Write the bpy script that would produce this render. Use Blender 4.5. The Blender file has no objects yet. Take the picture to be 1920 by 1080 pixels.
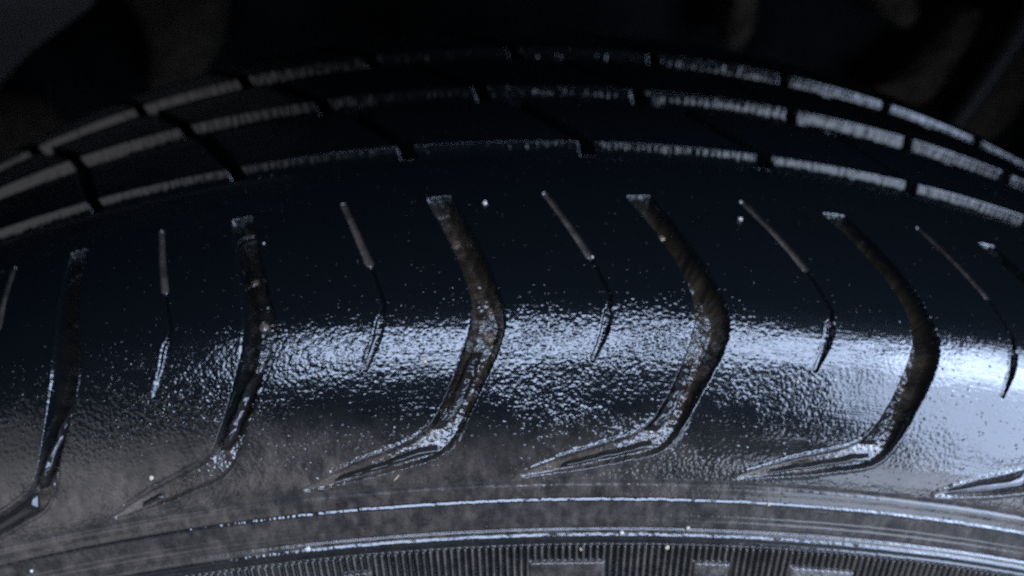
import bpy, math
import numpy as np
from mathutils import Matrix, Vector

S = bpy.context.scene
COL = S.collection
RNG = np.random.default_rng(11)

# ------------------------------------------------------------------ camera
CY, CZ = -0.0898298, 0.4086825
PI_, YA, RO, FPX = -35.65746, 1.44324, -1.01030, 1562.865
pi_, ya, ro = [math.radians(a) for a in (PI_, YA, RO)]
fw = np.array([math.sin(ya) * math.cos(pi_), math.cos(ya) * math.cos(pi_), math.sin(pi_)])
rt0 = np.array([math.cos(ya), -math.sin(ya), 0.0])
up0 = np.cross(rt0, fw)
rt = rt0 * math.cos(ro) + up0 * math.sin(ro)
up = -rt0 * math.sin(ro) + up0 * math.cos(ro)
cd = bpy.data.cameras.new('camera')
cam = bpy.data.objects.new('camera', cd)
COL.objects.link(cam)
cam.matrix_world = Matrix((
    (rt[0], up[0], -fw[0], 0.0), (rt[1], up[1], -fw[1], CY),
    (rt[2], up[2], -fw[2], CZ), (0, 0, 0, 1)))
cd.sensor_width = 36.0
cd.lens = FPX / 1920 * 36.0
cd.clip_start = 0.01
cd.clip_end = 50
cd.dof.use_dof = True
cd.dof.focus_distance = 0.112
cd.dof.aperture_fstop = 17.0
S.camera = cam
S.cycles.use_denoising = False

# ------------------------------------------------------------------ world, lamps, exposure
W = bpy.data.worlds.new('World')
S.world = W
W.use_nodes = True
bg = W.node_tree.nodes['Background']
bg.inputs[0].default_value = (0.18, 0.23, 0.27, 1)
bg.inputs[1].default_value = 0.036
S.view_settings.view_transform = 'Standard'
S.view_settings.look = 'None'
S.view_settings.exposure = 0.0
S.view_settings.gamma = 1.0


def lamp(name, loc, target, sx, sy, radiance, color):
    """Rectangular area lamp whose emitted radiance is given directly."""
    ld = bpy.data.lights.new(name, 'AREA')
    ld.shape = 'RECTANGLE'
    ld.size, ld.size_y = sx, sy
    ld.energy = radiance * math.pi * sx * sy
    ld.color = color
    o = bpy.data.objects.new(name, ld)
    COL.objects.link(o)
    o.location = loc
    d = Vector(target) - Vector(loc)
    o.rotation_euler = d.to_track_quat('-Z', 'Y').to_euler()
    return o


SKYC = (0.56, 0.70, 1.0)
TYP = (0.0, 0.01, 0.32)
# strip of open sky above, between the dark bodywork in front and the photographer behind
h = 1.0
x0, x1 = -0.60, 4.2
lamp('sky_gap_overhead', ((x0 + x1) / 2, -0.66, 0.32 + h), ((x0 + x1) / 2, -0.66, 0), x1 - x0, 0.36, 21.0, SKYC)
# open sky low on the right


def side_lamp(name, az0, az1, el0, el1, dist, radiance, color):
    az, el = math.radians((az0 + az1) / 2), math.radians((el0 + el1) / 2)
    d = Vector((math.sin(az) * math.cos(el), -math.cos(az) * math.cos(el), math.sin(el)))
    return lamp(name, Vector(TYP) + d * dist, TYP, 2 * dist * math.tan(math.radians(abs(az1 - az0) / 2)) * 1.0,
                2 * dist * math.tan(math.radians((el1 - el0) / 2)), radiance, color)


side_lamp('sky_low_right', 46, 104, 8, 36, 2.0, 14.0, SKYC)
side_lamp('daylight_right_of_photographer', 23, 46, -13, 13, 1.9, 6.5, (0.66, 0.78, 1.0))
side_lamp('daylight_left_of_photographer', -78, -30, -14, 27, 1.9, .50, (0.95, 0.95, 1.0))
side_lamp('daylight_left_middle', -70, -23, -10, 22, 2.1, .35, (0.95, 0.95, 1.0))
side_lamp('daylight_left_inner', -62, -16, -12, 17, 2.3, .25, (0.95, 0.95, 1.0))
side_lamp('pale_ground_bounce', -30, 40, -66, -34, 1.7, 1.5, (1.0, 0.96, 0.93))

# ------------------------------------------------------------------ helpers


def link(name, me, mat=None, parent=None):
    o = bpy.data.objects.new(name, me)
    COL.objects.link(o)
    if mat is not None:
        me.materials.clear()
        me.materials.append(mat)
    if parent is not None:
        o.parent = parent
    return o


def tag(o, label=None, cat=None, group=None, kind=None):
    if label: o['label'] = label
    if cat: o['category'] = cat
    if group: o['group'] = group
    if kind: o['kind'] = kind
    return o


def grid_mesh(name, V, closed=False, attrs=None, smooth=True):
    """V: (n, m, 3) array -> quad grid mesh."""
    n, m, _ = V.shape
    me = bpy.data.meshes.new(name)
    me.vertices.add(n * m)
    me.vertices.foreach_set('co', V.astype(np.float32).ravel())
    ii, jj = np.meshgrid(np.arange(n if closed else n - 1), np.arange(m - 1), indexing='ij')
    i2 = (ii + 1) % n
    F = np.stack([ii * m + jj, i2 * m + jj, i2 * m + jj + 1, ii * m + jj + 1], -1).reshape(-1, 4).astype(np.int32)
    me.loops.add(F.size)
    me.loops.foreach_set('vertex_index', F.ravel())
    me.polygons.add(len(F))
    me.polygons.foreach_set('loop_start', np.arange(0, F.size, 4, dtype=np.int32))
    me.polygons.foreach_set('loop_total', np.full(len(F), 4, dtype=np.int32))
    me.update(calc_edges=True)
    if smooth:
        me.polygons.foreach_set('use_smooth', np.ones(len(F), bool))
    for k, a in (attrs or {}).items():
        if a.ndim == 3:
            at = me.attributes.new(k, 'FLOAT_VECTOR', 'POINT')
            at.data.foreach_set('vector', a.astype(np.float32).ravel())
        else:
            at = me.attributes.new(k, 'FLOAT', 'POINT')
            at.data.foreach_set('value', a.astype(np.float32).ravel())
    return me


def vnoise(x, y, seed=0, oct=3, gain=0.5):
    """smooth 2-D value noise, about -1..1"""
    out = np.zeros(np.broadcast(x, y).shape)
    a, tot = 1.0, 0.0
    for o in range(oct):
        t = np.random.default_rng(seed * 17 + o).uniform(-1, 1, (256, 256))
        xx, yy = x * 2 ** o + 31.7 * o, y * 2 ** o + 11.3 * o
        xi, yi = np.floor(xx).astype(int), np.floor(yy).astype(int)
        fx, fy = xx - xi, yy - yi
        fx = fx * fx * (3 - 2 * fx); fy = fy * fy * (3 - 2 * fy)
        g = lambda p, q: t[(xi + p) & 255, (yi + q) & 255]
        out += a * ((g(0, 0) * (1 - fx) + g(1, 0) * fx) * (1 - fy) + (g(0, 1) * (1 - fx) + g(1, 1) * fx) * fy)
        tot += a
        a *= gain
    return out / tot


def sstep(a, b, x):
    t = np.clip((x - a) / (b - a), 0, 1)
    return t * t * (3 - 2 * t)


# ------------------------------------------------------------------ tyre profile (axis = Y)
P = [(.0955, .3335), (.066, .3333), (.044, .3329), (.033, .3321), (.024, .3305), (.0172, .3279), (.0125, .3243),
     (.0075, .3190), (.0032, .3135), (.0004, .3092), (-.0005, .3068), (-.0015, .3040), (-.0030, .2990),
     (-.0048, .294), (-.009, .284), (-.014, .270)]
P = np.array([(.168 - y, r) for y, r in P[3:11]][::-1] + [(.120, .3330)] + P)
_d = np.r_[0, np.cumsum(np.hypot(*np.diff(P, axis=0).T))]
_t = np.linspace(0, _d[-1], 4000)
_m = np.gradient(P, _d, axis=0)
_i = np.clip(np.searchsorted(_d, _t) - 1, 0, len(_d) - 2)
_h = (_d[_i + 1] - _d[_i])[:, None]
_u = ((_t - _d[_i]) / _h[:, 0])[:, None]
Q = (2 * _u**3 - 3 * _u**2 + 1) * P[_i] + (_u**3 - 2 * _u**2 + _u) * _h * _m[_i] + \
    (-2 * _u**3 + 3 * _u**2) * P[_i + 1] + (_u**3 - _u**2) * _h * _m[_i + 1]
_k0 = np.argmin(abs(Q[:, 0]) + (_t < .1) * 9)
SP = (_t[_k0] - _t)[::-1]            # ascending s
QY, QR = Q[::-1, 0], Q[::-1, 1]
_ty, _tr = np.gradient(QY, SP), np.gradient(QR, SP)
ker = np.ones(41) / 41
_ty = np.convolve(np.pad(_ty, 20, 'edge'), ker, 'valid')
_tr = np.convolve(np.pad(_tr, 20, 'edge'), ker, 'valid')
_l = np.hypot(_ty, _tr)
NY, NR = -_tr / _l, _ty / _l


def surf(th, s, h):
    """world position on the tyre; th rad, s and h in metres (arrays broadcast)"""
    y = np.interp(s, SP, QY) + np.interp(s, SP, NY) * h
    r = np.interp(s, SP, QR) + np.interp(s, SP, NR) * h
    return np.stack(np.broadcast_arrays(r * np.sin(th), y + 0 * th, r * np.cos(th)), -1)


def snormal(th, s):
    ny, nr = np.interp(s, SP, NY), np.interp(s, SP, NR)
    return np.stack(np.broadcast_arrays(nr * np.sin(th), ny + 0 * th, nr * np.cos(th)), -1)


# tread pitch sequence: angular position of every main groove (mrad canonical pitch = 113.5)
KN = [-.4200, -.3120, -.2245, -.1246, -.0118, .0994, .2150, .3117, .4017, .5100]
nrest = 46
rest = np.linspace(.5100, 2 * math.pi - .4500, nrest)[1:-1]
KN = np.array(KN + list(rest))
KN = np.concatenate([KN, [KN[0] + 2 * math.pi]])
PK = np.arange(len(KN)) * 113.5          # canonical phase in mrad


def phase(th):
    t = (th - KN[0]) % (2 * math.pi) + KN[0]
    return np.interp(t, KN, PK)


def unphase(k, rel):
    """theta of canonical offset rel (mrad) from main groove k"""
    return float(np.interp(PK[k] + rel, PK, KN))


MM = 0.33   # canonical mrad -> mm
GL = [(-23.6, 55.0), (-11.5, 42.5), (-1.8, 31.5), (0, 25), (-4.5, 19.5), (-13, 13), (-21.5, 8.6), (-31, 6.2), (-46, 4.6), (-66, 2.8), (-91, -.2)]
GR = [(-11.5, 55.2), (0.5, 43), (11.0, 32), (16.0, 25), (12, 19.5), (1, 12.6), (-7, 7.6), (-13, 4.9), (-22, 3.1), (-38, 2.0), (-56, .8), (-76, -.3), (-89, -.8)]


def rounded(pts, n=6):
    """Catmull-Rom through points"""
    p = np.array(pts, float)
    q = np.vstack([2 * p[0] - p[1], p, 2 * p[-1] - p[-2]])
    out = []
    for i in range(1, len(q) - 2):
        for t in np.arange(n) / n:
            out.append(0.5 * ((2 * q[i]) + (-q[i - 1] + q[i + 1]) * t + (2 * q[i - 1] - 5 * q[i] + 4 * q[i + 1] - q[i + 2]) * t**2
                              + (-q[i - 1] + 3 * q[i] - 3 * q[i + 1] + q[i + 2]) * t**3))
    out.append(p[-1])
    return np.array(out)


def sdf_poly(X, Y, poly):
    d = np.full(X.shape, 1e9)
    inside = np.zeros(X.shape, bool)
    n = len(poly)
    for i in range(n):
        ax, ay = poly[i]; bx, by = poly[(i + 1) % n]
        ex, ey = bx - ax, by - ay
        L = ex * ex + ey * ey + 1e-12
        t = np.clip(((X - ax) * ex + (Y - ay) * ey) / L, 0, 1)
        d = np.minimum(d, (X - ax - t * ex)**2 + (Y - ay - t * ey)**2)
        c = ((ay > Y) != (by > Y))
        xi = ex * (Y - ay) / (ey + (1e-12 if ey == 0 else 0)) + ax
        inside ^= c & (X < xi)
    d = np.sqrt(d)
    return np.where(inside, -d, d)


def dist_line(X, Y, pts):
    d = np.full(X.shape, 1e9)
    for (ax, ay), (bx, by) in zip(pts[:-1], pts[1:]):
        ex, ey = bx - ax, by - ay
        t = np.clip(((X - ax) * ex + (Y - ay) * ey) / (ex * ex + ey * ey), 0, 1)
        d = np.minimum(d, (X - ax - t * ex)**2 + (Y - ay - t * ey)**2)
    return np.sqrt(d)


_L, _R = rounded(GL, 4), rounded(GR, 4)
POLY = np.vstack([_L, _R[::-1]]) * [MM, 1]
SIPE_UP = [(42 * MM, 55.5), (62 * MM, 36.7)]
SIPE_MID = [(62 * MM, 36.7), (70 * MM, 28.5), (68 * MM, 23.5)]
SIPE_LO = [(68.5 * MM, 25.5), (66 * MM, 22.0), (60 * MM, 17.8)]
MARKS = [(.0135, .0576), (.1066, .1295), (.1638, .2047), (.2370, .2666), (-.0911, -.0733)]


def height(TH, SM):
    """TH rad, SM mm, both (n,m). returns h (mm), mud, dust"""
    n, m = TH.shape
    h = np.zeros(TH.shape)
    mud = np.zeros(TH.shape)
    dust = np.zeros(TH.shape)
    th1, s1 = TH[:, 0], SM[0]
    ph = phase(th1)
    # --- shoulder rib zone
    c = np.where((s1 > -1.8) & (s1 < 58))[0]
    if len(c):
        j0, j1 = c[0], c[-1] + 1
        rel = (ph + 95) % 113.5 - 95
        X = (rel * MM)[:, None] + 0 * SM[:, j0:j1]
        Y = SM[:, j0:j1] + 0 * X
        thb = TH[:, j0:j1]
        jx = 0.16 * vnoise(thb * 700, Y * 2.1, 3, 2)
        jy = 0.16 * vnoise(thb * 700, Y * 2.1, 4, 2)
        sd = sdf_poly(X + jx, Y + jy, POLY) - .28 * sstep(5, 12, Y)
        full = 0.55 + 4.5 * sstep(1.5, 21, Y) - 1.2 * sstep(40, 55, Y)
        full = full * sstep(-1.6, 2.2, Y) + .22
        wall = 0.25 + 0.22 * full
        k = sstep(0.12, -wall, sd)
        floor_n = 0.30 * vnoise(thb * 420, Y * 0.9, 5, 3) + 0.10 * vnoise(thb * 1500, Y * 4, 6, 2)
        hh = -full * k + sstep(-wall * .5, -wall * 1.3, sd) * floor_n * sstep(4, 9, Y)
        # pressed rim round the groove tail (raised lip)
        lip = np.exp(-((sd - 0.30) / 0.28)**2) * 0.22 * sstep(12, 3, Y) * sstep(-0.8, .8, Y)
        hh += lip
        h[:, j0:j1] += hh
        gi = np.round((ph - rel) / 113.5).astype(int)
        amp = np.array([{2: .25, 3: .2, 4: 1.0, 5: 1.0, 6: 1.0, 7: .5}.get(int(g_), .5) for g_ in gi])[:, None]
        mud[:, j0:j1] = amp * sstep(-0.25, -0.9, sd) * np.clip(0.72 + 0.75 * vnoise(thb * 160, Y * .32, 8, 3), 0, 1)
        dust[:, j0:j1] = np.maximum(dust[:, j0:j1], 1.0 * sstep(0, -.3, sd) * sstep(2.6, 1.2, Y))
        # sipes
        rel2 = (ph + 71.5) % 113.5 - 71.5
        rel2 = np.where(rel2 < 0, rel2 + 113.5, rel2)
        X2 = (rel2 * MM)[:, None] + 0 * Y + jx * .5
        d1 = dist_line(X2, Y, SIPE_UP)
        w1 = 0.52 + 0.10 * sstep(50, 38, Y)
        k1 = sstep(w1 + .12, w1 - .14, d1) * sstep(36.2, 36.9, Y)
        d2 = dist_line(X2, Y, SIPE_MID)
        k2 = sstep(0.42, 0.08, d2)
        d3 = dist_line(X2, Y, SIPE_LO)
        w3 = .38 + .30 * sstep(18, 24, Y)
        k3 = sstep(w3 + .18, w3 - .22, d3)
        h[:, j0:j1] -= 0.55 * k1 + np.maximum(0.55 * k2, (.35 + .45 * sstep(18, 24, Y)) * k3)
        ridge = np.exp(-((dist_line(X2 + .72, Y, SIPE_LO)) / .35)**2) * .07
        h[:, j0:j1] += ridge
        dust[:, j0:j1] = np.maximum(dust[:, j0:j1], 0.75 * k1)
        # gentle mould waviness of the rib face
        h[:, j0:j1] += 0.05 * vnoise(thb * 60, Y * .12, 9, 2) + .012 * vnoise(thb * 40, Y * 1.6, 19, 2)
    # --- circumferential grooves
    wob = 0.06 * vnoise(TH * 700, SM * 0.9, 12, 3)
    for a, b in ((70.3, 76.9), (97.3, 106.2), (124.2, 134.0)):
        e1 = 0.7 * sstep(0, 1, (SM - a + wob) / 0.8) + .3 * np.clip((SM - a + wob) / .8, 0, 1)
        e2 = 0.2 * sstep(0, 1, (b - SM + wob) / 2.3) + .8 * np.clip((b - SM + wob) / 2.3, 0, 1)
        h -= 7.0 * np.minimum(e1, e2)
        # small chamfer on the near rib edge
        h -= 0.22 * sstep(a - 2.2, a, SM) * (SM <= a)
    # --- slanted lateral slots of the inner ribs
    c = np.where((s1 > 76) & (s1 < 168))[0]
    if len(c):
        j0, j1 = c[0], c[-1] + 1
        cen = np.interp(s1[j0:j1], [73.7, 101.7, 129, 168], [-34, -93, -179, -300])
        rel = (ph[:, None] - cen[None, :] + 56.75) % 113.5 - 56.75
        d = abs(rel * MM + .15 * vnoise(TH[:, j0:j1] * 500, SM[:, j0:j1] * 1., 14, 2))
        h[:, j0:j1] -= (7.0 + h[:, j0:j1]).clip(0) * .8 * sstep(1.8, 1.2, d)
    # --- sidewall rings
    c = np.where(s1 < -0.9)[0]
    if len(c):
        j0, j1 = c[0], c[-1] + 1
        s = SM[:, j0:j1]
        t = TH[:, j0:j1]
        jit = .07 * vnoise(t * 260, s * .5, 15, 3)
        s = s + jit
        g = lambda c0, w: np.exp(-((s - c0) / w)**2)
        hs = -0.26 * g(-1.95, .42)
        jg = .10 * vnoise(t * 330, s * .1, 25, 3) + .05 * vnoise(t * 1500, s * 1.2, 26, 2)
        hs += np.interp(s + jg, [-6.2, -5.35, -5.15, -4.93, -4.45, -3.6], [-.06, -.06, .06, .38, .05, .0])
        hs += .05 * g(-7.9, .16) + .08 * sstep(-8.6, -8.9, s) * sstep(-10.0, -9.6, s) - .32 * g(-10.3, .26)
        hs += np.interp(s + jg * .5, [-13.3, -12.95, -12.75, -12.35, -12.15, -11.75, -11.6, -11.05], [-.33, -.1, .42, .22, .26, .30, .36, 0.])
        # fine radial ridges below the rings
        rp = 0.00385
        u = (t / rp + .04 * vnoise(t * 900, s * .3, 16, 2)) % 1.0
        tri = 1 - abs(2 * u - 1)
        prof = sstep(0.15, 0.85, tri)
        ridges = (0.62 * prof) * sstep(-13.25, -13.6, s)
        mk = np.zeros(s.shape)
        for a, b in MARKS:
            mk = np.maximum(mk, sstep(a - .0003, a + .0012, t) * sstep(b + .0003, b - .0012, t) * sstep(-16.0, -16.4, s))
        hs += ridges * (1 - mk * .92)
        h[:, j0:j1] += hs
        dust[:, j0:j1] = np.maximum(dust[:, j0:j1], 0.35 * sstep(-13.2, -13.7, s) * prof)
    # --- settled road dust on the lower shoulder and the sidewall (patchy)
    pn = vnoise(TH * 22, SM * .09, 21, 3)
    fine = vnoise(TH * 330, SM * .55, 22, 3)
    lowline = 2.2 + 4.5 * sstep(0.05, -0.22, TH) + 1.6 * pn + 1.2 * vnoise(TH * 90, SM * .25, 27, 2)
    dd = sstep(lowline + 8.5, lowline - 3.0, SM + 1.6 * fine) * (0.50 + .34 * fine)
    dd *= 1 - .55 * sstep(.04, .12, TH) * sstep(.24, .16, TH) * (SM > -1)
    dust = np.clip(np.maximum(dust, dd), 0, 1)
    ring = (sstep(-5.3, -5.0, SM) * sstep(-4.2, -4.5, SM) + sstep(-13.0, -12.8, SM) * sstep(-11.0, -11.3, SM))
    dust = dust * (1 - .8 * np.clip(ring, 0, 1))
    c = s1 < -13.4
    if c.any():
        u = (TH[:, c] / 0.00385) % 1.0
        dust[:, c] *= .12 + 1.1 * sstep(.35, .85, 1 - abs(2 * u - 1))  # shade between ridges put into the dust colour: valleys dark, crests pale
        dust[:, c] = np.clip(dust[:, c], 0, 1)
    return h, mud, dust


# ------------------------------------------------------------------ materials
class NT:
    def __init__(self, name):
        self.m = bpy.data.materials.new(name)
        self.m.use_nodes = True
        self.t = self.m.node_tree
        self.b = self.t.nodes['Principled BSDF']

    def n(self, typ, **kw):
        x = self.t.nodes.new(typ)
        for k, v in kw.items():
            if k.startswith('i_'):
                x.inputs[k[2:].replace('_', ' ')].default_value = v
            else:
                setattr(x, k, v)
        return x

    def l(self, a, b):
        self.t.links.new(a, b)

    def noise(self, vec, scale, detail=3, rough=.5):
        x = self.n('ShaderNodeTexNoise')
        x.inputs['Scale'].default_value = scale
        x.inputs['Detail'].default_value = detail
        x.inputs['Roughness'].default_value = rough
        self.l(vec, x.inputs['Vector'])
        return x.outputs['Fac']

    def ramp(self, fac, a, b, lo=0., hi=1.):
        x = self.n('ShaderNodeMapRange', interpolation_type='SMOOTHSTEP')
        x.inputs['From Min'].default_value = a
        x.inputs['From Max'].default_value = b
        x.inputs['To Min'].default_value = lo
        x.inputs['To Max'].default_value = hi
        self.l(fac, x.inputs['Value'])
        return x.outputs[0]

    def math(self, op, a, b=None):
        x = self.n('ShaderNodeMath', operation=op)
        for i, v in enumerate((a, b)):
            if v is None: continue
            if isinstance(v, (int, float)): x.inputs[i].default_value = v
            else: self.l(v, x.inputs[i])
        return x.outputs[0]

    def mix(self, fac, a, b):
        x = self.n('ShaderNodeMix', data_type='RGBA')
        for s, v in ((x.inputs[0], fac), (x.inputs[6], a), (x.inputs[7], b)):
            if isinstance(v, (tuple, float, int)): s.default_value = v if not isinstance(v, tuple) else (*v, 1)
            else: self.l(v, s)
        return x.outputs[2]


def rubber(name, beads=1.0, wet=1.0, film=0.0):
    M = NT(name)
    tc = M.n('ShaderNodeAttribute', attribute_name='tc').outputs['Vector']       # (arc length, s, 0) in mm
    mud = M.n('ShaderNodeAttribute', attribute_name='mud').outputs['Fac']
    dust = M.n('ShaderNodeAttribute', attribute_name='dust').outputs['Fac']
    fine = M.noise(tc, 3.0, 4, .65)
    med = M.noise(tc, .6, 3)
    dustf = M.math('MULTIPLY', dust, M.math('MULTIPLY', M.ramp(fine, .25, .7, .5, 1.1), M.ramp(M.noise(tc, .22, 4, .65), .32, .62, .45, 1.15)))
    c1 = M.mix(dustf, (.0022, .0030, .0037), (.088, .070, .056))
    mudc = M.mix(M.ramp(med, .3, .7), (.024, .018, .012), (.075, .055, .036))
    c2 = M.mix(M.math('MULTIPLY', mud, M.ramp(fine, .2, .6, .6, 1.)), c1, mudc)
    # pale mineral grains
    v = M.n('ShaderNodeTexVoronoi', feature='F1')
    v.inputs['Scale'].default_value = 1.1
    M.l(tc, v.inputs['Vector'])
    sepv = M.n('ShaderNodeSeparateColor'); M.l(v.outputs['Color'], sepv.inputs[0])
    spk = M.math('MULTIPLY', M.ramp(v.outputs['Distance'], .10, .05), M.math('GREATER_THAN', sepv.outputs[0], .80))
    c3 = M.mix(M.math('MULTIPLY', spk, .8), c2, (.16, .15, .14))
    M.l(c3, M.b.inputs['Base Color'])
    M.l(M.ramp(dustf, 0, .8, .30, .60), M.b.inputs['Roughness'])
    M.b.inputs['IOR'].default_value = 1.45
    M.b.inputs['Specular IOR Level'].default_value = .03
    M.b.inputs['Coat Weight'].default_value = wet
    M.b.inputs['Coat IOR'].default_value = 1.5
    cr = M.ramp(M.noise(tc, .35, 2), .35, .7, film, film + .022)
    M.l(M.math('ADD', cr, M.math('MULTIPLY', dustf, .22)), M.b.inputs['Coat Roughness'])
    # wet skin: orange-peel ripples, droplets, moulding streaks along the rotation
    mp = M.n('ShaderNodeMapping'); M.l(tc, mp.inputs['Vector'])
    mp.inputs['Scale'].default_value = (.22, 3.2, 1)
    streak = M.noise(mp.outputs[0], 1.0, 3, .6)
    peel = M.noise(tc, 1.25, 2, .5)
    vc = M.n('ShaderNodeTexVoronoi', feature='SMOOTH_F1'); vc.inputs['Scale'].default_value = 1.35
    vc.inputs['Smoothness'].default_value = .25
    M.l(tc, vc.inputs['Vector'])
    peel2 = M.ramp(vc.outputs['Distance'], .75, .0)
    pm = M.n('ShaderNodeMapping'); M.l(tc, pm.inputs['Vector'])
    pm.inputs['Scale'].default_value = (.045, .12, 1)
    sx = M.n('ShaderNodeSeparateXYZ'); M.l(tc, sx.inputs[0])
    mask = M.math('MULTIPLY', M.ramp(M.noise(pm.outputs[0], 1.0, 2), .36, .62, .40, 1.25), M.ramp(sx.outputs[0], 25., 80., 1.15, .5))
    mask = M.math('MULTIPLY', mask, M.math('ADD', 1.0, M.math('MULTIPLY', M.ramp(sx.outputs[0], 0., 7.), M.ramp(sx.outputs[0], 36., 26., 0., .75))))
    vb = M.n('ShaderNodeTexVoronoi', feature='F1'); vb.inputs['Scale'].default_value = 1.25
    M.l(tc, vb.inputs['Vector'])
    sb = M.n('ShaderNodeSeparateColor'); M.l(vb.outputs['Color'], sb.inputs[0])
    brad = M.math('ADD', M.math('MULTIPLY', sb.outputs[2], .20), .11)
    bq = M.math('DIVIDE', vb.outputs['Distance'], brad)
    bdome = M.math('MAXIMUM', M.math('SUBTRACT', 1.0, M.math('MULTIPLY', bq, bq)), 0.0)
    sel = M.math('GREATER_THAN', M.math('ADD', sb.outputs[1], M.math('MULTIPLY', M.math('SUBTRACT', mask, .75), .5)), M.ramp(sx.outputs[1], 24., 32., .55, .80))
    bead = M.math('MULTIPLY', M.math('MULTIPLY', bdome, brad), sel)
    hgt = M.math('ADD', M.math('MULTIPLY', M.math('ADD', M.math('MULTIPLY', peel, .080), M.math('MULTIPLY', peel2, .034)), mask),
                 M.math('ADD', M.math('MULTIPLY', streak, .026), M.math('MULTIPLY', bead, .20)))
    bp = M.n('ShaderNodeBump')
    bp.inputs['Strength'].default_value = 1.0
    bp.inputs['Distance'].default_value = .001 * beads
    M.l(hgt, bp.inputs['Height'])
    M.l(bp.outputs[0], M.b.inputs['Coat Normal'])
    bp2 = M.n('ShaderNodeBump')
    bp2.inputs['Distance'].default_value = .00008
    M.l(fine, bp2.inputs['Height'])
    M.l(bp2.outputs[0], M.b.inputs['Normal'])
    return M.m


def simple(name, col, rough=.6, scale=400, var=.4, bump=.0002, spec=.5, coat=0.):
    M = NT(name)
    oc = M.n('ShaderNodeTexCoord').outputs['Object']
    f = M.noise(oc, scale, 4, .6)
    M.l(M.mix(M.ramp(f, .3, .7), tuple(c * (1 - var) for c in col), tuple(c * (1 + var) for c in col)), M.b.inputs['Base Color'])
    M.b.inputs['Roughness'].default_value = rough
    M.b.inputs['Specular IOR Level'].default_value = spec
    M.b.inputs['Coat Weight'].default_value = coat
    M.b.inputs['Coat Roughness'].default_value = .05
    bp = M.n('ShaderNodeBump'); bp.inputs['Distance'].default_value = bump
    M.l(f, bp.inputs['Height']); M.l(bp.outputs[0], M.b.inputs['Normal'])
    return M.m


RUB = rubber('wet_tread_rubber')
RUB_SIDE = rubber('wet_sidewall_rubber', .26, 1.0, .09)
RUB_RIB = rubber('damp_inner_rib_rubber', .8, .85)

# ------------------------------------------------------------------ the tyre
tyre = bpy.data.objects.new('tyre', None)
COL.objects.link(tyre)
tag(tyre, 'large wet black rubber tyre with curved tread grooves, filling the picture', 'tyre')

th = np.concatenate([
    np.arange(-.95, -.44, .0020), np.arange(-.44, .50, .00046), np.arange(.50, .95, .0020),
    np.arange(.95, 2 * math.pi - .95, .008)])


def srange(a, b, d):
    return np.linspace(a, b, max(2, int(round((b - a) / d)) + 1))


def band(name, s, mat, label=None, parent=tyre):
    s = np.unique(np.round(s, 4))
    TH, SM = np.meshgrid(th, s, indexing='ij')
    hh, mud, dust = height(TH, SM)
    V = surf(TH, SM / 1000, hh / 1000)
    tc = np.stack([TH * 330, SM, 0 * SM], -1)
    me = grid_mesh(name, V, True, {'tc': tc, 'mud': mud, 'dust': dust})
    o = link(name, me, mat, parent)
    if label: o['label'] = label
    return o


C = np.concatenate
band('shoulder_rib', C([srange(-1.85, 58, .17), srange(58, 70, 1.0), srange(70, 71.3, .06), [73.0]]), RUB,
     'outer tread rib with bent main grooves and thin slits')
band('tread_rib', C([[73.0], srange(74.4, 77.2, .08), srange(77.2, 97, 1.2), srange(97, 98.3, .06), [101.0]]), RUB_RIB)
band('tread_rib', C([[101.0], srange(103.7, 106.6, .08), srange(106.6, 124, 1.2), srange(124, 125.3, .07), [129.0]]), RUB_RIB)
band('tread_rib', C([[129.0], srange(131.4, 134.4, .09), srange(134.4, 160, .8), srange(160, SP[-1] * 1000 - .01, 1.2)]), RUB_RIB)
side = band('sidewall', C([[-40.0], srange(-39, -24, .8), srange(-24, -13.8, .22), srange(-13.8, -1.85, .085)]), RUB_SIDE,
            'sidewall with concentric rings and fine radial ridges')
tht = np.linspace(0, 2 * math.pi, 257)[:-1]
prof = np.array([(-.0137, .2705), (-.018, .255), (-.0175, .24), (-.012, .222), (-.004, .212), (.004, .2035), (.012, .2050), (.014, .214), (.004, .240), (.001, .27), (.012, .310), (.04, .322),
                 (.13, .322), (.157, .310), (.167, .27), (.164, .24), (.154, .214), (.157, .205), (.167, .2035), (.176, .212), (.183, .24), (.182, .27), (.1688, .3066)])
A, B = np.meshgrid(tht, np.arange(len(prof)), indexing='ij')
yy, rr = prof[B, 0], prof[B, 1]
V = np.stack([rr * np.sin(A), yy, rr * np.cos(A)], -1)
link('inner_casing', grid_mesh('inner_casing', V, True), simple('casing_rubber', (.012, .012, .013), .6), tyre)

# raised smooth blocks among the radial ridges (sub-parts of the sidewall)
for a, b in MARKS:
    tt = np.linspace(a, b, 90)
    ss = np.linspace(-30, -16.15, 80)
    T2, S2 = np.meshgrid(tt, ss, indexing='ij')
    e = np.minimum(np.minimum((T2 - a), (b - T2)) * 300, (-16.15 - S2))
    jag = .16 * np.abs(np.sin(T2 / .00385 * math.pi)) + .05 * vnoise(T2 * 2000, S2 * 3, 31, 2)
    hh = -.42 + .62 * sstep(0, .55, e + jag - .1) + .02 * vnoise(T2 * 500, S2 * 1.5, 32, 2)
    V = surf(T2, S2 / 1000, hh / 1000)
    me = grid_mesh('raised_mark', V, False, {'tc': np.stack([T2 * 330, S2, 0 * S2], -1), 'mud': 0 * T2,
                                            'dust': .55 + .3 * vnoise(T2 * 300, S2 * .8, 33, 2)})
    link('raised_mark', me, RUB_SIDE, side)

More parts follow.
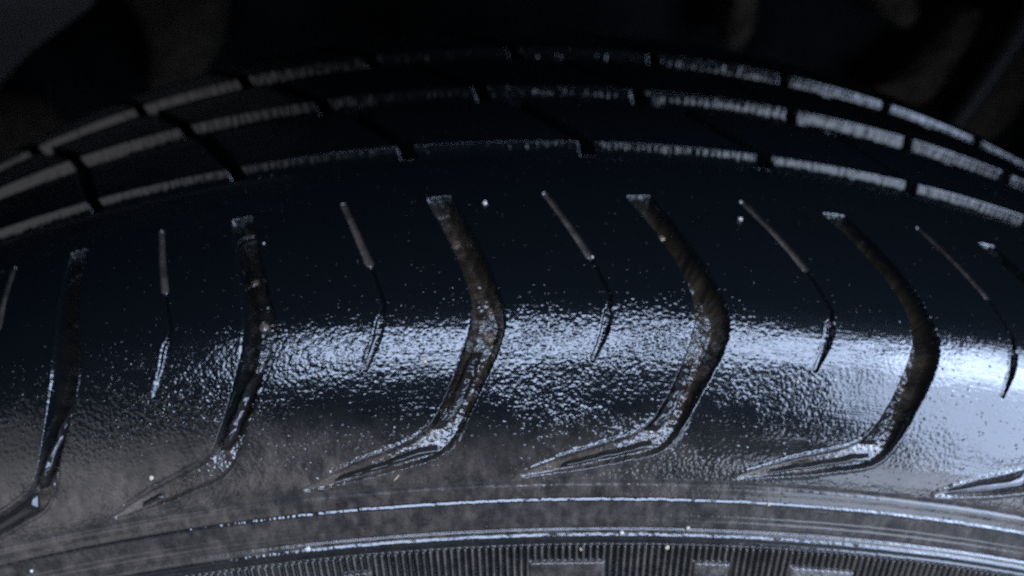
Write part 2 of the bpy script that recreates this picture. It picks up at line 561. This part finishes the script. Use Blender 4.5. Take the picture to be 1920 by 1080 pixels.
# ------------------------------------------------------------------ background
GREY = simple('grey_wall_paint', (.060, .056, .050), .8, 12, .15, .0005)
TARP = simple('dark_plastic_sheet', (.006, .007, .008), .9, 14, .5, .004, .04)
SOIL = simple('dried_brown_mud', (.034, .028, .020), .9, 120, .35, .002, .2)
BAR = simple('black_hose_rubber', (.004, .004, .005), .6, 60, .3, .0005)

xs = np.linspace(-2.5, 2.5, 60); zs = np.linspace(-.34, 2.2, 40)
X, Z = np.meshgrid(xs, zs, indexing='ij')
wall = link('back_wall', grid_mesh('back_wall', np.stack([X, 1.6 + 0 * X, Z], -1)), GREY)
tag(wall, kind='structure')
xs = np.linspace(-2.5, 2.5, 60); ys = np.linspace(-2.5, 1.6, 60)
X, Y = np.meshgrid(xs, ys, indexing='ij')
gr = link('ground', grid_mesh('ground', np.stack([X, Y, -.3345 + .001 * vnoise(X * 9, Y * 9, 40)], -1)),
          simple('ground_concrete', (.16, .155, .15), .85, 30, .3, .001))
tag(gr, kind='structure')

# unseen arch added over the tyre to block light; front edge bounds sky strip
aa = np.radians(np.linspace(-112, 112, 90)); vv_ = np.linspace(0, 1, 12)
A_, B_ = np.meshgrid(aa, vv_, indexing='ij')
front = np.interp(np.degrees(A_), [-112, 4, 20, 45, 112], [-.066, -.066, -.028, .04, .06])
B_ = front + (.60 - front) * B_
V1 = np.stack([.50 * np.sin(A_), B_, .50 * np.cos(A_)], -1)
V2 = np.stack([.506 * np.sin(A_), B_, .506 * np.cos(A_)], -1)[:, ::-1]
arch = link('unseen_arch_blocker', grid_mesh('unseen_arch_blocker', np.concatenate([V1, V2, V1[:, :1]], 1)), TARP)
tag(arch, kind='structure')

# dark crumpled sheet standing behind the tyre; rounded upper left edge leaves the grey wall visible
u = np.linspace(0, 1, 220); v = np.linspace(0, 1, 160)
U, Vv = np.meshgrid(u, v, indexing='ij')
left = -1.1
Xp = left + (2.2 - .0) * U
Zp = -.33 + .94 * Vv
fold = .035 * vnoise(Xp * 7 + Zp * 4, Zp * 2.5, 41, 3) + .02 * np.abs(vnoise(Xp * 14 + Zp * 9, Zp * 3, 42, 2))
V1 = np.stack([Xp, .47 + fold, Zp], -1)
V2 = V1[::-1].copy(); V2[..., 1] += .008
V1 = np.concatenate([V1, V2, V1[:1]], 0)
panel = link('plastic_sheet', grid_mesh('plastic_sheet', V1), TARP)
tag(panel, 'dark crumpled plastic sheet standing behind the tyre', 'sheet')

# grey board with a rounded cut edge, seen in the upper left corner
zz = np.linspace(.12, .50, 40)
xr = np.interp(zz, [.12, .17, .204, .23, .256, .30, .40, .50], [-.36, -.342, -.318, -.285, -.240, -.20, -.16, -.15])
V = np.zeros((4, 40, 3))
V[0] = np.stack([-.62 + 0 * zz, .425 + 0 * zz, zz], -1); V[1] = np.stack([xr, .425 + 0 * zz, zz], -1)
V[2] = np.stack([xr, .435 + 0 * zz, zz], -1); V[3] = np.stack([-.62 + 0 * zz, .435 + 0 * zz, zz], -1)
o = link('grey_board', grid_mesh('grey_board', V, True, smooth=False), GREY)
tag(o, 'dull grey board with a rounded edge in the upper left corner', 'board')


def patch(pts, label, y=.44, thick=.010, seed=1):
    """lumpy slab of dried mud with an outline in x,z"""
    p = rounded(pts + [pts[0]], 10)[:-1]
    c = p.mean(0)
    n = len(p)
    rings = [1.0, .93, .8, .6, .35, .02]
    V = np.zeros((n, len(rings) + 1, 3))
    for i, k in enumerate([1.0] + rings):
        q = c + (p - c) * k
        V[:, i, 0] = q[:, 0]; V[:, i, 2] = q[:, 1]
        bulge = 0 if i == 0 else thick * (1 - k * k * .8) + .3 * thick
        V[:, i, 1] = y - bulge * (1 + .4 * vnoise(q[:, 0] * 60, q[:, 1] * 60, seed, 2))
    V[:, 0, 1] = y + .03
    o = link('mud_cake', grid_mesh('mud_cake', V, True), SOIL)
    tag(o, label, 'mud')
    return o


patch([(-.222, .262), (-.168, .262), (-.175, .225), (-.190, .205), (-.222, .196), (-.214, .230)],
      'brown mud cake on the dark sheet, above the tyre at upper left', seed=2)
patch([(-.36, .19), (-.318, .185), (-.300, .160), (-.31, .120), (-.36, .12)],
      'brown mud cake low on the dark sheet at the left edge of the photo', seed=3)
patch([(.300, .236), (.317, .236), (.312, .205), (.296, .176), (.255, .182), (.275, .200)],
      'small brown mud cake on the dark sheet, left of the slanted hose', seed=4)
patch([(.332, .222), (.352, .215), (.366, .180), (.350, .145), (.312, .158), (.318, .185)],
      'large brown mud cake on the dark sheet, right of the slanted hose', seed=5)
patch([(.153, .262), (.170, .262), (.170, .230), (.163, .216), (.154, .224)],
      'narrow upright mud streak on the dark sheet, above the tyre', seed=6)
patch([(.235, .262), (.258, .262), (.275, .240), (.268, .228), (.250, .240)],
      'small pale mud streak on the dark sheet at the upper right', seed=7)

# slanted black hose between the two right-hand mud cakes
k = 40
tt = np.linspace(0, 1, k)
cx = .350 - .055 * tt + .006 * np.sin(tt * 3); cz = .30 - .16 * tt
ang = np.linspace(0, 2 * math.pi, 25)[:-1]
V = np.zeros((24, k, 3))
for i, a in enumerate(ang):
    V[i, :, 0] = cx + .010 * math.cos(a)
    V[i, :, 1] = .418 + .010 * math.sin(a)
    V[i, :, 2] = cz + .003 * math.cos(a)
hose = link('hose', grid_mesh('hose', V, True), BAR)
tag(hose, 'black hose slanting down behind the tyre at upper right', 'hose')

# ------------------------------------------------------------------ grit, clumps, drops
GRIT = simple('sand_grain', (.34, .28, .19), .6, 1500, .35, .0001)
GRITP = simple('pale_sand_grain', (.38, .36, .32), .6, 1500, .3, .0001)
MUDM = simple('wet_mud_clump', (.10, .070, .042), .35, 1200, .6, .0003, .5, .8)
STRAW = simple('straw', (.20, .16, .09), .6, 900, .3, .0001)

import bmesh


def lump(name, th_, s_mm, size, mat, seed, stretch=(1, 1, .75), sink=.25, hoff=0.):
    bm = bmesh.new()
    bmesh.ops.create_icosphere(bm, subdivisions=3, radius=1)
    r = np.random.default_rng(seed)
    cuts = [(Vector(r.normal(size=3)).normalized(), r.uniform(.62, .9)) for _ in range(9)]
    for v_ in bm.verts:
        for nrm, dd in cuts:
            x = v_.co.dot(nrm)
            if x > dd: v_.co -= nrm * (x - dd) * .92
        v_.co *= 1 + .05 * math.sin(v_.co.x * 7 + seed) * math.cos(v_.co.y * 9)
    S2 = np.array([[s_mm]]); T2 = np.array([[th_]])
    hh = height(T2, S2)[0][0, 0] if True else 0
    hh += hoff
    p = surf(T2, S2 / 1000, hh / 1000)[0, 0]
    nrm = snormal(th_, s_mm / 1000)
    q = Vector(nrm).to_track_quat('Z', 'Y').to_matrix()
    ro_ = Matrix.Rotation(r.uniform(0, 6.28), 3, 'Z')
    for v_ in bm.verts:
        c_ = ro_ @ Vector((v_.co.x * stretch[0], v_.co.y * stretch[1], v_.co.z * stretch[2] + stretch[2] - sink))
        v_.co = q @ (c_ * size)
    me = bpy.data.meshes.new(name)
    bm.to_mesh(me); bm.free()
    me.polygons.foreach_set('use_smooth', np.zeros(len(me.polygons), bool))
    o = link(name, me, mat)
    o.location = p
    return o


grains = [
    (-.0040, 52.24, .62, GRITP, 'pale grit grain right of the top end of the middle bent groove'),
    (.1356, 49.07, .62, GRITP, 'pale grit grain beside the thin slit, right of centre near the top'),
    (-.0354, 18.34, .55, GRIT, 'tan grit grain in the sparkling wet band, left of the muddiest groove'),
    (-.1220, 45.53, .28, GRITP, 'tiny pale grit grain right of the second groove from the left'),
    (.0505, 36.93, .42, GRITP, 'bright grit grain at the lower end of the central grey slit'),
    (.1428, -4.68, .45, GRIT, 'tan grit grain on the upper bright sidewall ring, right of centre'),
    (.1014, -10.06, .50, GRIT, 'cream grit grain just above the lower bright sidewall ring'),
    (.0648, -11.07, .50, GRITP, 'grey grit grain breaking the lower bright ring at the centre'),
    (-.1064, -11.0, .68, GRITP, 'big round grey grit grain on the lower ring at the left'),
    (-.1788, 5.0, .50, GRIT, 'tan grit grain on the dusty lower shoulder at the left'),
    (.1512, 15.68, .34, GRIT, 'small tan grit grain under the right-hand thin slit'),
    (.0432, -14.17, .40, GRIT, 'orange tan grit grain stuck between ridges above the widest raised block'),
    (.0908, -13.53, .50, GRIT, 'cream grit grain between the ridges at the bottom, right of centre'),
    (-.2618, -6.89, .40, GRITP, 'pale grit grain near the lower left corner of the photo'),
]
for i, (a, s_, sz, m_, lab) in enumerate(grains):
    o = lump('grit_grain', a, s_, sz * .74 / 1000, m_, 50 + i)
    tag(o, lab, 'grit', 'grit grains stuck to the wet rubber')
# straw fibre
o = lump('straw_bit', -.0534, .35, .00018, STRAW, 90, (1, 1, 1), .4)
d = Vector(surf(np.array(-.0508), np.array(.0012), np.array(0.)) - surf(np.array(-.056), np.array(-.0005), np.array(0.)))
o.rotation_euler = (0, 0, 0)
me = o.data
dn = d.normalized()
for v_ in me.vertices:
    x = v_.co.dot(dn)
    v_.co += dn * x * 3.2
tag(o, 'short straw fibre lying under the tail of the muddiest groove', 'straw')

clumps = [
    (-.0205, 46.0, 1.0, 'brown mud clump filling the upper part of the middle groove'),
    (-.0030, 28.6, .70, 'small mud crumb on the right bank of the middle groove'),
    (-.1200, 29.0, .95, 'round wet mud lump inside the second groove from the left'),
    (-.1300, 41.2, .80, 'wet mud lump near the top of the second groove from the left'),
    (.0880, 42.3, .75, 'mud plug in the upper part of the groove right of centre'),
    (-.0040, 22.5, 1.1, 'glossy brown mud clump at the bend of the middle groove'),
    (-.0150, 15.0, 1.1, 'brown mud clump in the lower part of the middle groove'),
    (-.2250, 39.9, .60, 'small wet mud lump in the leftmost groove'),
    (.2030, 44.0, .55, 'small mud lump near the top of the groove at the right'),
]
for i, (a, s_, sz, lab) in enumerate(clumps):
    o = lump('mud_clump', a, s_, sz / 1000, MUDM, 120 + i, (1.25, 1.0, .7), .5)
    tag(o, lab, 'mud clump', 'wet mud clumps in the tread grooves')

# water lying in the grooves
WAT = NT('water')
WAT.b.inputs['Base Color'].default_value = (.012, .011, .010, 1)
WAT.b.inputs['Roughness'].default_value = .02
WAT.b.inputs['IOR'].default_value = 1.36
WAT.b.inputs['Transmission Weight'].default_value = 0.0
GLa, GRa = np.array(rounded(GL, 8)), np.array(rounded(GR, 8))


def edge_rel(E, s_):        # canonical offset of a groove edge at height s
    o_ = np.argsort(E[:, 1]); return np.interp(s_, E[o_, 1], E[o_, 0])


def edge_s(E, rel):         # s of a groove edge at canonical offset rel (tail section)
    q_ = E[E[:, 1] < 6.5]; o_ = np.argsort(q_[:, 0]); return np.interp(rel, q_[o_, 0], q_[o_, 1])


def unph(k, rel):
    return np.interp(PK[k] + rel, PK, KN)


_gt = np.linspace(-.34, .37, 1800); _gs = np.linspace(-18.5, 66.5, 520)
_G = height(*np.meshgrid(_gt, _gs, indexing='ij'))[0]


def ground_h(a, b):
    return _G[np.clip(np.round((a + .34) / .71 * 1799).astype(int), 0, 1799), np.clip(np.round((b + 18.5) / 85 * 519).astype(int), 0, 519)]


def lay_water(name, TH, SM, label, cat, above, dome, seed, level=None, lumpy=0.):
    n_, m_ = TH.shape
    base = ground_h(TH, SM)
    c_ = np.linspace(-1, 1, m_)[None]; l_ = np.linspace(-1, 1, n_)[:, None]
    lev = base[:, m_ // 3: m_ * 3 // 4].mean(1, keepdims=True)
    if level is not None: lev = level(SM)
    for _ in range(6): lev[1:-1] = (lev[:-2] + lev[1:-1] * 2 + lev[2:]) / 4
    edge = np.sqrt(np.clip(1 - c_**2, 0, 1)) * np.clip(1 - l_**8, 0, 1)
    hh = lev + (above + dome * edge * (1 + .35 * vnoise(l_ * 5 + 0 * c_, c_ * 1.5 + 0 * l_, seed, 2)) + lumpy * vnoise(l_ * 9 + 0 * c_, c_ * 2.2 + 0 * l_, seed + 3, 3) * edge) - (1 - edge) * .5
    me = grid_mesh(name, surf(TH, SM / 1000, hh / 1000), False)
    o = link(name, me, WAT.m)
    tag(o, label, cat, 'water lying in the tread grooves', 'thing')
    return o


where = {2: 'leftmost groove', 3: 'second groove from the left', 4: 'muddy middle groove', 5: 'groove right of centre',
         6: 'second groove from the right', 7: 'rightmost groove'}
riv = {2: (20, 6.5, .20, .70), 3: (19.5, 7.5, .18, .66), 4: (20, 7.5, .14, .62), 5: (17.5, 6.5, .14, .66), 6: (15, 6.5, .14, .68)}
for k_, (sa_, sb_, f0, f1) in riv.items():
    sv = np.linspace(sa_, sb_, 46)
    TH = np.zeros((46, 13)); SM = np.zeros((46, 13))
    wv = vnoise(sv * .5, sv * 0 + k_, 70, 2) * .12
    for j in range(13):
        f = f0 + wv + (f1 - f0) * j / 12 * (1 - .3 * np.linspace(-1, 1, 46)**2)
        TH[:, j] = unph(k_, edge_rel(GLa, sv) * (1 - f) + edge_rel(GRa, sv) * f)
        SM[:, j] = sv
    lift = .15
    lf = (lambda q: np.interp(q, [7, 9.5, 19.5], [-.9, -.7, -4.6])) if k_ < 4 else \
        (lambda q, b_={4: -3.9, 5: -3.6, 6: -2.9}[k_], a_=sa_: -.95 + (b_ + .95) * sstep(7, a_, q) - .0 * q)
    lay_water('water_rivulet', TH, SM, 'wet rivulet lying along the lower part of the ' + where[k_], 'water', lift, .75 if k_ < 4 else .35, 80 + k_, lf, .0 if k_ < 4 else .42)
for k_ in (2, 7):
    rv = np.linspace(-84, -26, 50)
    a_, b_ = edge_s(GLa, rv), edge_s(GRa, rv)
    TH = np.repeat(unph(k_, rv)[:, None], 9, 1)
    f = np.linspace(.12, .88, 9)[None]
    SM = a_[:, None] * (1 - f) + b_[:, None] * f
    lay_water('water_pool', TH, SM, 'shallow water pooled in the pointed tail of the ' + where[k_], 'water', .0, .12, 90 + k_, lambda q: -.62 + .75 * np.linspace(0, 1, q.shape[1])[None] + 0 * q)
for k_, (ra, rb) in {3: (-72, -58), 4: (-74, -20), 5: (-70, -22), 6: (-74, -20)}.items():
    rv = np.linspace(ra, rb, 70)
    a_, b_ = edge_s(GLa, rv), edge_s(GRa, rv)
    TH = np.repeat(unph(k_, rv)[:, None], 9, 1)
    f = .42 + .06 * vnoise(rv * .15, rv * 0 + k_, 75, 2)[:, None] + np.linspace(0, .34, 9)[None]
    SM = a_[:, None] * (1 - f) + b_[:, None] * f
    lay_water('water_line', TH, SM, 'thin shining line of water along the pointed tail of the ' + where[k_], 'water', .0, .12, 90 + k_, lambda q: -.50 + .62 * np.linspace(0, 1, q.shape[1])[None] + 0 * q)

# water droplets: far too many to count, one object
bm = bmesh.new(); bmesh.ops.create_icosphere(bm, subdivisions=2, radius=1)
bv = np.array([v_.co[:] for v_ in bm.verts]); bf = np.array([[v_.index for v_ in f.verts] for f in bm.faces]); bm.free()
N = 2000
ta = RNG.uniform(-.33, .36, N); sa = RNG.choice([0, 1, 2], N, p=[.70, .10, .20])
sa = np.where(sa == 0, RNG.uniform(8, 30, N), np.where(sa == 1, RNG.uniform(25, 66, N), RNG.uniform(-18, 9, N)))
cl = vnoise(ta * 45, sa * .16, 60, 2)
keep = cl + RNG.uniform(-.6, .6, N) > -.1
ta, sa = ta[keep], sa[keep]
hs = ground_h(ta, sa)
keep = hs > -.9
ta, sa, hs = ta[keep], sa[keep], hs[keep]
sz = np.clip(RNG.lognormal(-2.3, .45, len(ta)), .04, .32) / 1000
pos = surf(ta, sa / 1000, hs / 1000); nr_ = snormal(ta, sa / 1000)
t1 = np.stack([np.cos(ta), 0 * ta, -np.sin(ta)], -1); t2 = np.cross(nr_, t1)
loc = bv[None] * sz[:, None, None] * np.array([1, 1, .62])
Vd = pos[:, None] + loc[..., :1] * t1[:, None] + loc[..., 1:2] * t2[:, None] + loc[..., 2:] * nr_[:, None]
Fd = (bf[None] + (np.arange(len(ta)) * len(bv))[:, None, None]).reshape(-1, 3)
me = bpy.data.meshes.new('water_droplets')
me.vertices.add(Vd.shape[0] * Vd.shape[1]); me.vertices.foreach_set('co', Vd.astype(np.float32).ravel())
me.loops.add(Fd.size); me.loops.foreach_set('vertex_index', Fd.astype(np.int32).ravel())
me.polygons.add(len(Fd)); me.polygons.foreach_set('loop_start', np.arange(0, Fd.size, 3, dtype=np.int32))
me.polygons.foreach_set('loop_total', np.full(len(Fd), 3, dtype=np.int32))
me.update(calc_edges=True); me.polygons.foreach_set('use_smooth', np.ones(len(Fd), bool))
o = link('water_droplets', me, WAT.m)
tag(o, 'fine water droplets scattered over the black rubber', 'water', kind='stuff')
